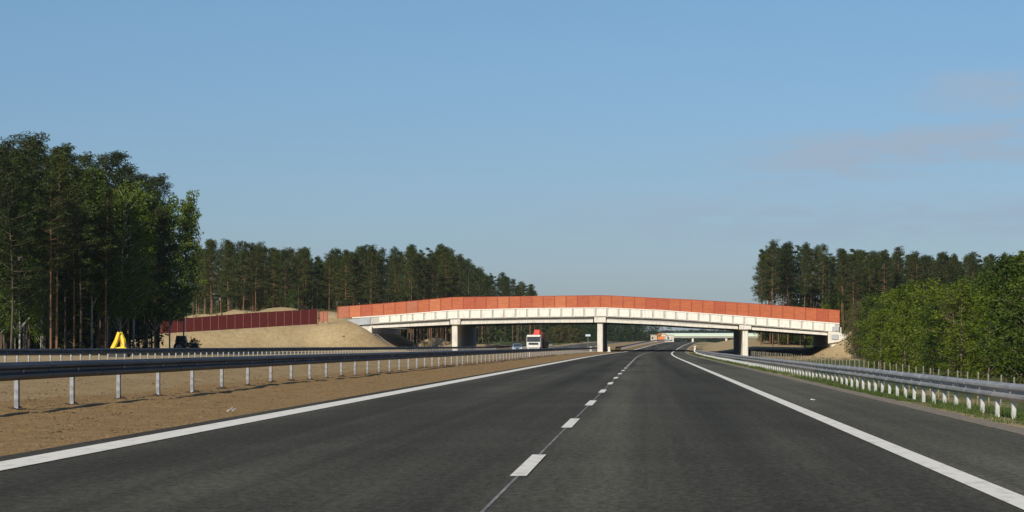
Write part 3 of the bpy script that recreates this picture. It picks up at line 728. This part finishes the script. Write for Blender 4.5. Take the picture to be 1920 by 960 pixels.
# right pines
for x, y in fill(84, (20, 105), (487, 540), 2.5, lambda x, y: uof(x, y) > 1424 and uof(x, y) < 1950):
    plant('pine_tree', PINES, x, y, hfit(x, y, SKY_C, .88), 'dark pine of the wood behind the right end of the bridge', 'pine tree', 'pines behind the right end of the bridge', .95)
# right young broadleaf trees
for x, y in fill(95, (17, 46), (112, 405), 2.3, lambda x, y: uof(x, y) < 1960 and uof(x, y) > 1612 and (x < 24 + (y - 110) * .1)):
    ol = random.random() < .22 and uof(x, y) < 1800
    front = x < 22
    h = hfit(x, y, SKY_D, .76) * 1.04
    if ol: plant('olive_tree', OLIVE, x, y, h * .95, 'olive brown leafy tree in the right wood near the bridge end', 'tree', 'olive brown trees of the right wood', 1.1)
    else: plant('broadleaf_tree', BROAD, x, y, h, 'young bright green tree behind the wire fence on the right', 'tree', 'green trees behind the wire fence', 1.15)
for (u, y, vt) in ((1600, 415, 578), (1612, 395, 570), (1622, 370, 566)):
    x = PX(u, y); plant('olive_tree', OLIVE, x, y, PE(vt, y) - gz(x, y), 'brownish tree touching the right end of the bridge screen', 'tree', 'brownish trees at the right end of the bridge', .9)
for x, y in fill(44, (20, 52), (503, 535), 2.0, lambda x, y: 1424 < uof(x, y) < 1600):
    plant('broadleaf_tree', BROAD, x, y, random.uniform(6, 8) if uof(x, y) < 1550 else random.uniform(8, 11), 'green tree just beyond the right span of the bridge', 'tree', 'green trees beyond the right span', 1.2)
# shrubs
plant('shrub', BUSH, PX(363, 330), 330, 1.9, 'round olive shrub at the foot of the sandy slope by the dark machine', 'shrub', None, 1.0, k=1)
for i, (u, y, h) in enumerate(((1038, 700, 4.6), (1052, 690, 5.0), (1066, 700, 4.8), (1080, 710, 4.2))):
    plant('shrub', BUSH, PX(u, y), y, h, 'olive green roadside shrub seen under the bridge left of the middle pier', 'shrub', 'shrubs seen under the bridge', 1.1, k=1)
# masses: far wood, and undergrowth in the depth of the woods
random.seed(5)
mb = MB()
def massclump(x, y, h, n_, sz, w_=2.5):
    z = gz(x, y)
    for k in range(5): leaves(mb, Vector((x + random.uniform(-1, 1), y, z + h * (.15 + .8 * k / 5))), w_ * (1.1 - .12 * k), n_ // 5, sz, h / 5 / w_ * .9, .6)
for _ in range(430):
    y = random.uniform(900, 1500); x = random.uniform(-95, -8) + (y - 900) * .045
    if x > -32 + cx(y) * .95 and y < 1480: x -= 40
    massclump(x, y, random.uniform(15, 19), 150, .55)
for _ in range(260):
    u = random.uniform(990, 1480); y = random.uniform(1480, 1600); massclump(PX(u, y), y, (PE(interp([(1000, 600), (1150, 617), (1250, 616), (1400, 612), (1500, 600)], u), y) - re(y)) * random.uniform(.85, 1), 130, .7, 4)
for _ in range(130):
    y = random.uniform(640, 1450); x = cx(y) + random.uniform(30, 60); massclump(x, y, min(17, (PE(607, y) - re(y))), 130, .55)
tag(mb.build('far_wood', M['pine_leaf'], normals=False), 'hazy far-off wood closing the view under the bridge', 'wood', None, 'stuff')
mb = MB()
for _ in range(230):
    y = random.uniform(285, 330); x = random.uniform(-115, -66)
    if x > -.186 * y - 5: x -= 9
    massclump(x, y, random.uniform(6, 13), 120, .45, 2)
for _ in range(300): massclump(random.uniform(-120, -68), random.uniform(250, 315), random.uniform(4, 9), 120, .4, 2)
for _ in range(480): massclump(random.uniform(-140, -46), random.uniform(575, 650), random.uniform(10, 17), 140, .5, 2.4)
for _ in range(150):
    y = random.uniform(600, 900); massclump(random.uniform(-80, -52) + cx(y) * .8, y, random.uniform(4, 9), 130, .5, 2.6)
for _ in range(360): massclump(random.uniform(31, 130), random.uniform(545, 600), random.uniform(9, 17), 140, .5, 2.4)
for _ in range(260):
    y = random.uniform(120, 400); massclump(22 + (y - 110) * .06 + random.uniform(0, 10), y, random.uniform(2.5, 5), 160, .22, 1.5)
tag(mb.build('undergrowth', M['pine_leaf'], normals=False), 'dark undergrowth filling the depth of the woods', 'undergrowth', None, 'stuff')

def deep_pine(cr, tr, x, y, h):
    z = gz(x, y); tr.tube([(x, y, z - .3), (x + .2, y, z + h * .9)], [.14, .05], 5, cap=False)
    cb = random.uniform(.42, .55); tip = random.uniform(.5, .9); w_ = random.uniform(2.2, 3.0); n_ = 15
    for k in range(n_):
        q = (k + random.random()) / n_; L = w_ * min(1, .45 + q * 2.2) * (1 - q) ** tip
        a_ = k * 2.4; leaves(cr, Vector((x + math.cos(a_) * L * .55, y + math.sin(a_) * L * .55, z + h * lerp(cb, 1, q))), max(.5, L * .75), 34, .34, .5, .4)
mb = MB(); tb = MB()
for x, y in fill(110, (-105, -42), (500, 625), 2.0, lambda x, y: 360 < uof(x, y) < 850 and x < -42): deep_pine(mb, tb, x, y, hfit(x, y, SKY_B, .84) * .97)
for x, y in fill(75, (-80, -24), (530, 1100), 2.4, lambda x, y: 820 < uof(x, y) < 1012 and x < -42 + cx(y) * .6): deep_pine(mb, tb, x, y, hfit(x, y, SKY_B, .86) * .97)
for x, y in fill(150, (22, 120), (500, 600), 2.0, lambda x, y: 1428 < uof(x, y) < 1950): deep_pine(mb, tb, x, y, hfit(x, y, SKY_C, .86) * .97)
for x, y in fill(70, (-108, -62), (240, 345), 2.0, lambda x, y: -60 < uof(x, y) < 350 and x < -62 - (y - 225) * .05): deep_pine(mb, tb, x, y, hfit(x, y, SKY_A, .72) * .92)
tag(mb.build('deep_wood', M['pine_leaf'], normals=False), 'closed pine canopy in the depth behind the front pines', 'wood', None, 'stuff')
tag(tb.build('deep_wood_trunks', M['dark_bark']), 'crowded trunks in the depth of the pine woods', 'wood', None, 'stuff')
# dry weeds on the heap and slope
mb = MB()
def weed(x, y, h, n_, sp, wd):
    z = gz(x, y) - .05
    for _ in range(n_):
        a_ = random.uniform(0, 6.28); r_ = random.uniform(0, sp); bx_, by_ = x + r_ * math.cos(a_), y + r_ * math.sin(a_)
        hh = h * random.uniform(.4, 1.2); dx, dy = random.gauss(0, .3) * hh, random.gauss(0, .3) * hh
        mb.add([(bx_ - wd, by_, z), (bx_ + wd, by_, z), (bx_ + dx, by_ + dy, z + hh)], [(0, 1, 2)])
for _ in range(420):
    x = random.uniform(-98, -52); y = random.uniform(455, 474)
    if noise.noise(Vector((x * .15, y * .15, 5))) > -.05: weed(x, y, random.uniform(.2, .7), 9, .7, .07)
for _ in range(130): weed(random.uniform(-98, -52), random.uniform(385, 430), random.uniform(.1, .3), 7, .5, .05)
for _ in range(160): weed(random.uniform(20, 50), random.uniform(400, 430), random.uniform(.15, .5), 7, .5, .05)
tag(mb.build('dry_weeds', M['olive_leaf'], normals=False), 'dry weeds scattered on the sandy heap and slopes', 'weeds', None, 'stuff')

# grass and weeds on the right verge
mb = MB()
def blade_tuft(x, y, h, n_, sp, wd):
    z = gz(x, y) - .02
    for _ in range(n_):
        a_ = random.uniform(0, 6.28); r_ = random.uniform(0, sp); bx_, by_ = x + r_ * math.cos(a_), y + r_ * math.sin(a_)
        hh = h * random.uniform(.5, 1.2); dx, dy = random.gauss(0, .35) * hh, random.gauss(0, .35) * hh; q = random.uniform(0, 3.14); wx, wy = math.cos(q) * wd, math.sin(q) * wd
        mb.add([(bx_ - wx, by_ - wy, z), (bx_ + wx, by_ + wy, z), (bx_ + dx, by_ + dy, z + hh)], [(0, 1, 2)])
for _ in range(5600):
    y = 26 + 330 * random.random() ** 1.6; s = random.gauss(5.95, .5)
    if s < 5.05: continue
    if noise.noise(Vector((s * 1.4, y * .35, 2))) < -.05: continue
    blade_tuft(s + cx(y), y, random.uniform(.05, .17), 7, .12, .007 + y * .00006)
for _ in range(2600):
    y = 34 + 250 * random.random() ** 1.5; s = random.uniform(6.8, 13)
    if noise.noise(Vector((s * .5, y * .08, 2))) < .05: continue
    blade_tuft(s + cx(y), y, random.uniform(.1, .35), 7, .2, .01 + y * .00006)
tag(mb.build('verge_grass', M['grass'], normals=False), 'bright green grass and weeds under the right guardrail', 'grass', None, 'stuff')
mb = MB()
def lump(x, y, r_, z=None):
    z = gz(x, y) if z is None else z
    vs = [(x + r_ * random.uniform(.7, 1.3) * a_, y + r_ * random.uniform(.7, 1.3) * b_, z + r_ * random.uniform(.4, .8) * c_) for a_, b_, c_ in ((1, 0, 0), (0, 1, 0), (-1, 0, 0), (0, -1, 0), (0, 0, 1), (0, 0, -1))]
    mb.add(vs, [(0, 1, 4), (1, 2, 4), (2, 3, 4), (3, 0, 4), (1, 0, 5), (2, 1, 5), (3, 2, 5), (0, 3, 5)])
for _ in range(11000):
    y = 26 + 130 * random.random() ** 2.2; s = random.uniform(-15, -6.5)
    lump(s, y, random.choice((.010, .012, .016, .022, .032)) * random.uniform(.7, 1.3))
tag(mb.build('soil_clods', M['clod']), 'clods and pebbles on the brown median soil', 'soil', None, 'stuff')
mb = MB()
for i in range(60):   # spoil heaped round the post feet, its dark colour doubling as their base shadow
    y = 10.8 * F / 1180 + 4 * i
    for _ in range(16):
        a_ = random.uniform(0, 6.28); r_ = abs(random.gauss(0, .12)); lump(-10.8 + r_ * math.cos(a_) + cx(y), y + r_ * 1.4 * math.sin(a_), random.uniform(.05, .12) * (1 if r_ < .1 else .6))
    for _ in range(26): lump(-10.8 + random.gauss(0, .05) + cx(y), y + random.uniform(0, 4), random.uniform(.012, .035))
tag(mb.build('shade_dark_spoil', M['shade_soil']), 'spoil coloured dark as base shadow, heaped along the feet of the left guardrail posts', 'soil', None, 'stuff')

# ------------------------------------------------------------------ small things along the road
def blk(name, u, vt, vb, y, wpx, label, cat, mat, group=None):
    x = PX(u, y); z = gz(x, y); h = PE(vt, y) - z; o = empty(name, (x, y, z), 0, label, cat, group)
    mb = MB(); w_ = wpx * y / F; mb.prism([(-w_ / 2, -.1), (w_ / 2, -.1), (w_ * .38, h), (-w_ * .38, h)], 'y', -.25, .25); mb.build('block', mat, o, .03)
    return o
for u, l_ in ((1107.5, 'white concrete end block left of the middle bridge pier'), (1142, 'white concrete end block right of the middle bridge pier')):
    o = blk('concrete_block', u, 650, 660, 427, 4.8, l_, 'concrete block', M['concrete'])
    mb = MB(); mb.box((0, 0, .02), (.7, .8, .12)); mb.build('foot', M['rib'], o, .02)
o = empty('delineator', (PX(1303, 415), 415, gz(PX(1303, 415), 415)), 0, 'white marker post with dark foot at the right road edge under the bridge', 'marker post')
mb = MB(); mb.box((0, 0, .75), (.34, .14, 1.1)); mb.build('post', M['white_paint'], o, .03)
mb = MB(); mb.box((0, 0, .1), (.6, .5, .3)); mb.build('foot', M['black'], o, .03)
mb = MB(); mb.box((0, -.075, 1.0), (.16, .02, .25)); mb.build('reflector', M['amber'], o)
o = empty('delineator', (PX(993, 232), 232, gz(PX(993, 232), 232)), 0, 'small white marker post beside the near left guardrail far down the verge', 'marker post')
mb = MB(); mb.box((0, 0, .35), (.12, .06, .8)); mb.build('post', M['white_paint'], o, .01)
mb = MB(); mb.box((0, -.034, .6), (.06, .01, .15)); mb.build('reflector', M['amber'], o)
o = empty('road_sign', (PX(1102.5, 560), 560, gz(PX(1102.5, 560), 560)), 0, 'small pale road sign on a pole seen under the bridge left of the middle pier', 'road sign')
zt = PE(627, 560) - o.location.z
mb = MB(); mb.box((0, 0, zt - .22), (1.15, .04, .45)); mb.build('sign_panel', M['sign_face'], o, .01)
mb = MB(); mb.tube([(0, .05, -.2), (0, .05, zt - .05)], .045, 6); mb.build('pole', M['post'], o)
mb = MB()
y = 4545 * 1.1 / (768 - 648); x = PX(430, y)
for k in range(5):
    a_ = Vector((x + random.uniform(-.05, .05), y + random.uniform(-.12, .12), gz(x, y) + .015)); mb.tube([a_, a_ + Vector((random.uniform(.03, .09), random.uniform(.1, .4), random.uniform(.01, .06)))], [.009, .005], 5)
tag(mb.build('dry_twig', M['litter']), 'pale dry twig lying on the brown verge', 'twig')
y = 4545 * 1.1 / (750.5 - 648); x = PX(1523, y)
mb = MB(); mb.box((x, y, .014), (.035, .06, .02), rz=.6, ry=.3); mb.box((x + .045, y + .03, .010), (.025, .03, .012), rz=.2)
tag(mb.build('litter', M['litter']), 'small white scrap of litter on the right hard shoulder', 'litter')

# ------------------------------------------------------------------ vehicles
def wheel(parent, x, y, r_, w_, name='wheel'):
    mb = MB(); q = []
    mb.tube([(x - w_ / 2, y, r_), (x - w_ * .45, y, r_), (x + w_ * .45, y, r_), (x + w_ / 2, y, r_)], [r_ * .86, r_, r_, r_ * .86], 20)
    o = mb.build(name, M['tyre'], parent, smooth=False)
    mb = MB(); mb.tube([(x - w_ / 2 - .01, y, r_), (x + w_ / 2 + .01, y, r_)], r_ * .55, 14); mb.build('rim', M['rim'], o)
    return o
ty = 421; tx = PX(1000.5, ty)
t = empty('mixer_truck', (tx, ty, re(ty)), R(-6), 'white truck with red drum coming towards the bridge on the opposite carriageway', 'truck')
mb = MB(); mb.prism([(0, .75), (-.12, .8), (-.15, 1.75), (.05, 2.75), (.2, 2.95), (2.0, 2.98), (2.0, .75)], 'x', -1.22, 1.22); mb.build('cab', M['white_paint'], t, .08)
mb = MB(); mb.prism([(-.21, 1.75), (-.02, 2.68), (.03, 2.68), (-.1, 1.75)], 'x', -1.14, 1.14); mb.build('windscreen', M['glass'], t, .01)
mb = MB(); mb.prism([(-.25, 2.62), (-.02, 2.86), (.04, 2.86), (-.05, 2.62)], 'x', -1.12, 1.12); mb.build('sun_visor', M['white_paint'], t, .01)
mb = MB(); mb.box((0, -.2, 1.42), (1.7, .05, .34)); mb.build('grille', M['glass'], t, .02)
mb = MB(); mb.box((0, -.1, .62), (2.3, .5, .5)); mb.build('bumper', M['rim'], t, .06)
for sx in (-1, 1):
    mb = MB(); mb.box((sx * .9, -.36, .58), (.36, .05, .2)); mb.build('headlight', M['lamp'], t, .02)
    mb = MB(); mb.box((sx * 1.4, -.05, 2.2), (.18, .12, .6)); mb.tube([(sx * 1.2, 0, 2.45), (sx * 1.4, -.05, 2.4)], .025, 5); mb.build('mirror', M['black'], t, .03)
    for yy in (.9, 4.6, 6.0): wheel(t, sx * 1.05, yy, .52, .32)
mb = MB(); mb.box((0, 4.2, .95), (1.0, 7.0, .3)); mb.build('chassis', M['black'], t, .03)
mb = MB(); A = Vector((0, 2.5, 1.95)); D = Vector((0, 4.6, .95))
mb.tube([A + D * q for q in (0, .12, .4, .65, .9, 1)], [.45, .85, 1.18, 1.15, .75, .5], 18); mb.build('drum', M['red_paint'], t, smooth=True)
mb = MB(); mb.prism([(2.3, 2.0), (2.3, 3.05), (2.7, 3.9), (3.2, 3.9), (3.4, 2.0)], 'x', -.35, .75); mb.build('drum_stand', M['red_paint'], t, .15)
mb = MB(); mb.box((1.25, 5.2, 1.35), (.5, 5.4, .9)); mb.box((1.45, 5.2, .75), (.08, 4.5, .25)); mb.build('side_guard', M['black'], t, .03)
mb = MB(); mb.box((1.35, 4.6, 2.1), (.25, 3.6, .7)); mb.build('chute', M['brown_bark'], t, .03)
cy_ = 414; cx_ = PX(970, cy_)
t = empty('parked_car', (cx_, cy_, re(cy_)), R(4), 'pale blue car on the opposite carriageway left of the white truck', 'car')
mb = MB(); mb.prism([(0, .3), (-.05, .6), (.1, .78), (1.1, .95), (4.1, 1.0), (4.3, .8), (4.3, .3)], 'x', -.9, .9); mb.build('body', M['blue_paint'], t, .1)
mb = MB(); mb.prism([(1.15, .93), (1.75, 1.42), (3.3, 1.44), (4.0, .98)], 'x', -.72, .72); mb.build('cabin', M['blue_paint'], t, .06)
mb = MB(); mb.prism([(1.10, .97), (1.66, 1.38), (1.72, 1.38), (1.2, .97)], 'x', -.64, .64); mb.build('windscreen', M['glass'], t)
mb = MB(); mb.box((0, -.02, .42), (1.74, .14, .22)); mb.build('bumper', M['white_paint'], t, .05)
mb = MB(); mb.prism([(-.06, .55), (0, .72), (.02, .72), (.02, .55)], 'x', -.3, .3); mb.build('grille', M['black'], t)
for sx in (-1, 1):
    mb = MB(); mb.box((sx * .64, -.02, .66), (.32, .12, .14)); mb.build('headlight', M['lamp'], t, .03)
    mb = MB(); mb.box((sx * .98, 1.3, 1.0), (.16, .1, .12)); mb.build('mirror', M['black'], t, .03)
    for yy in (.75, 3.4): wheel(t, sx * .8, yy, .31, .2)
# yellow mini excavator seen from the side
ey = 212; ex = PX(224, ey); ez = gz(ex, ey)
t = empty('mini_excavator', (ex, ey, ez), 0, 'yellow mini excavator with raised bent arm behind the left guardrails', 'excavator')
q = ey / F
def ep(u, v): return ((u - 224) * q, PE(v, ey) - ez)
for yy in (-.45, .45):
    mb = MB(); pr = [(-.75, .0), (-.88, .15), (-.75, .33), (.75, .33), (.88, .15), (.75, 0)]; mb.prism(pr, 'y', yy - .14, yy + .14); mb.build('track', M['black'], t, .04)
mb = MB(); mb.prism([(-.55, .36), (.75, .36), (.85, .6), (.7, .85), (.1, .92), (-.5, .75)], 'y', -.5, .5); mb.build('body', M['yellow'], t, .06)
mb = MB(); a_, b_, c_ = ep(232, 659), ep(231.5, 638), ep(226, 623)
mb.tube([(a_[0], -.1, a_[1]), (b_[0], -.1, b_[1]), (c_[0], -.1, c_[1])], [.27, .24, .17], 6); mb.build('boom', M['yellow'], t, .02)
mb = MB(); a_, b_, c_ = ep(225, 623), ep(219.5, 640), ep(212, 656)
mb.tube([(a_[0], -.35, a_[1]), (b_[0], -.35, b_[1]), (c_[0], -.35, c_[1])], [.17, .21, .23], 6); arm = mb.build('arm', M['yellow'], t, .02)
mb = MB(); mb.prism([(c_[0] + .12, c_[1] + .05), (c_[0] - .28, c_[1] - .12), (c_[0] - .3, c_[1] - .4), (c_[0], c_[1] - .52), (c_[0] + .2, c_[1] - .2)], 'y', -.55, -.15); mb.build('bucket', M['yellow'], t, .02)
mb = MB(); a_, b_ = ep(231, 648), ep(225, 634); mb.tube([(a_[0], -.3, a_[1]), (b_[0], -.3, b_[1])], .04, 6); mb.build('hydraulic_ram', M['amber'], t)
mb = MB(); mb.box((.5, 0, 1.05), (.4, .45, .35)); mb.build('seat', M['black'], t, .05)
# dark machine at the foot of the slope
dy_ = 320; dx_ = PX(349, dy_); dz_ = gz(dx_, dy_)
t = empty('tractor', (dx_, dy_, dz_), R(90), 'dark tractor standing at the foot of the sandy slope by the wood', 'tractor')
mb = MB(); mb.prism([(-1.6, .7), (-1.6, 1.2), (-.2, 1.35), (-.2, .7)], 'x', -.38, .38); mb.build('bonnet', M['dark_machine'], t, .05)
mb = MB(); mb.prism([(-.25, .8), (-.1, 1.5), (.1, 2.25), (1.2, 2.25), (1.35, 1.5), (1.3, .8)], 'x', -.6, .6); c__ = mb.build('cab', M['dark_machine'], t, .05)
mb = MB(); mb.box((0, .6, 1.85), (1.23, .95, .55)); mb.build('window', M['glass'], c__, .02)
mb = MB(); mb.tube([(.3, -.6, 1.3), (.3, -.6, 2.1)], .05, 6); mb.build('exhaust', M['black'], t)
for sx in (-1, 1): wheel(t, sx * .7, .8, .72, .38); wheel(t, sx * .6, -1.1, .42, .25)

# ------------------------------------------------------------------ beyond the bridge: work site and second bridge
FY = 1120.0; fk = FY / F
fbz = empty('far_bridge', (PX(1300, FY), FY, 2.4), 0, 'distant low pale bridge crossing the motorway, seen under the near one', 'bridge')
ox, oz = fbz.location.x, 2.4
mb = MB(); mb.box((PX(1374, FY) - ox, 5, PE(628.5, FY) - oz), (66, 10, 5.2 * fk)); mb.build('deck', M['far_white'], fbz, .1)
mb = MB(); mb.box((PX(1374, FY) - ox, 4.5, PE(632.5, FY) - oz), (65, 8, 2.6 * fk)); mb.build('girder', M['girder'], fbz, .1)
mb = MB(); mb.box((PX(1374, FY) - ox, .2, PE(625.2, FY) - oz), (66, .15, 1.3 * fk)); mb.build('railing', M['sign_face'], fbz, .05)
for u in (1299, 1362, 1240, 1440):
    mb = MB(); zt = PE(633, FY) - oz; mb.box((PX(u, FY) - ox, 5, zt / 2 - .5), (.9, 8, zt + 1)); mb.build('pier', M['concrete'], fbz, .1)
def cabin(u, vt, vb, y, wpx, mat, label, nm='site_cabin'):
    x = PX(u, y); k_ = y / F; z = PE(vb, y); h = (vb - vt) * k_; w_ = wpx * k_
    o = empty(nm, (x, y, z), 0, label, 'cabin')
    mb = MB(); mb.box((0, 2, h / 2 - .5), (w_, 4, h + 1)); mb.build('wall', mat, o, .05)
    mb = MB(); mb.box((0, 2, h + .08), (w_ + .3, 4.3, .16)); mb.build('roof', M['rib'], o, .02)
    mb = MB(); mb.box((-w_ * .2, -.02, h * .55), (w_ * .2, .06, h * .35)); mb.build('window', M['glass'], o)
    mb = MB(); mb.box((w_ * .25, -.02, h * .4), (w_ * .16, .06, h * .75)); mb.build('door', M['girder'], o)
cabin(1226, 628.5, 640, 905, 12, M['cabin'], 'beige site cabin left of the orange machine far down the road')
cabin(1256, 628.5, 640, 910, 15, M['cabin_white'], 'pale site cabin right of the orange machine far down the road')
cabin(1246, 631, 640, 935, 8, M['cabin'], 'small beige cabin between the two others far down the road')
y = 890; x = PX(1239, y); k_ = y / F; z = PE(641, y)
t = empty('orange_excavator', (x, y, z), 0, 'orange digger standing at the distant work site', 'excavator')
mb = MB(); mb.box((0, 0, .4), (2.6, 2.2, .8)); mb.build('track', M['black'], t, .1)
mb = MB(); mb.prism([(-1.2, .8), (1.3, .8), (1.3, 1.8), (.2, 1.9), (-.2, 2.7), (-1.1, 2.7)], 'y', -1, 1); mb.build('body', M['orange'], t, .08)
mb = MB(); mb.tube([(-.6, -.9, 1.6), (-1.0, -.9, 2.9), (1.6, -.9, 2.9), (2.6, -.9, 1.9)], [.25, .22, .2, .16], 6); mb.build('boom', M['orange'], t)
mb = MB(); mb.box((-.7, -1.02, 2.2), (.7, .06, .6)); mb.build('window', M['glass'], t)

# ------------------------------------------------------------------ haze
hz = MB(); hz.box((0, 1790, 40), (2600, 3780, 90)); ho = hz.build('haze', M['glass']); tag(ho, kind='stuff')
ho['label'] = 'thin pale haze over the distance'
m, n, l, b = newmat('haze_air'); n.remove(b)
pv = n.new('ShaderNodeVolumePrincipled'); pv.inputs['Color'].default_value = (.80, .88, 1, 1); pv.inputs['Density'].default_value = .00006; pv.inputs['Anisotropy'].default_value = .3
l.new(pv.outputs[0], n['Material Output'].inputs['Volume']); ho.data.materials.clear(); ho.data.materials.append(m)
HAZE = ho
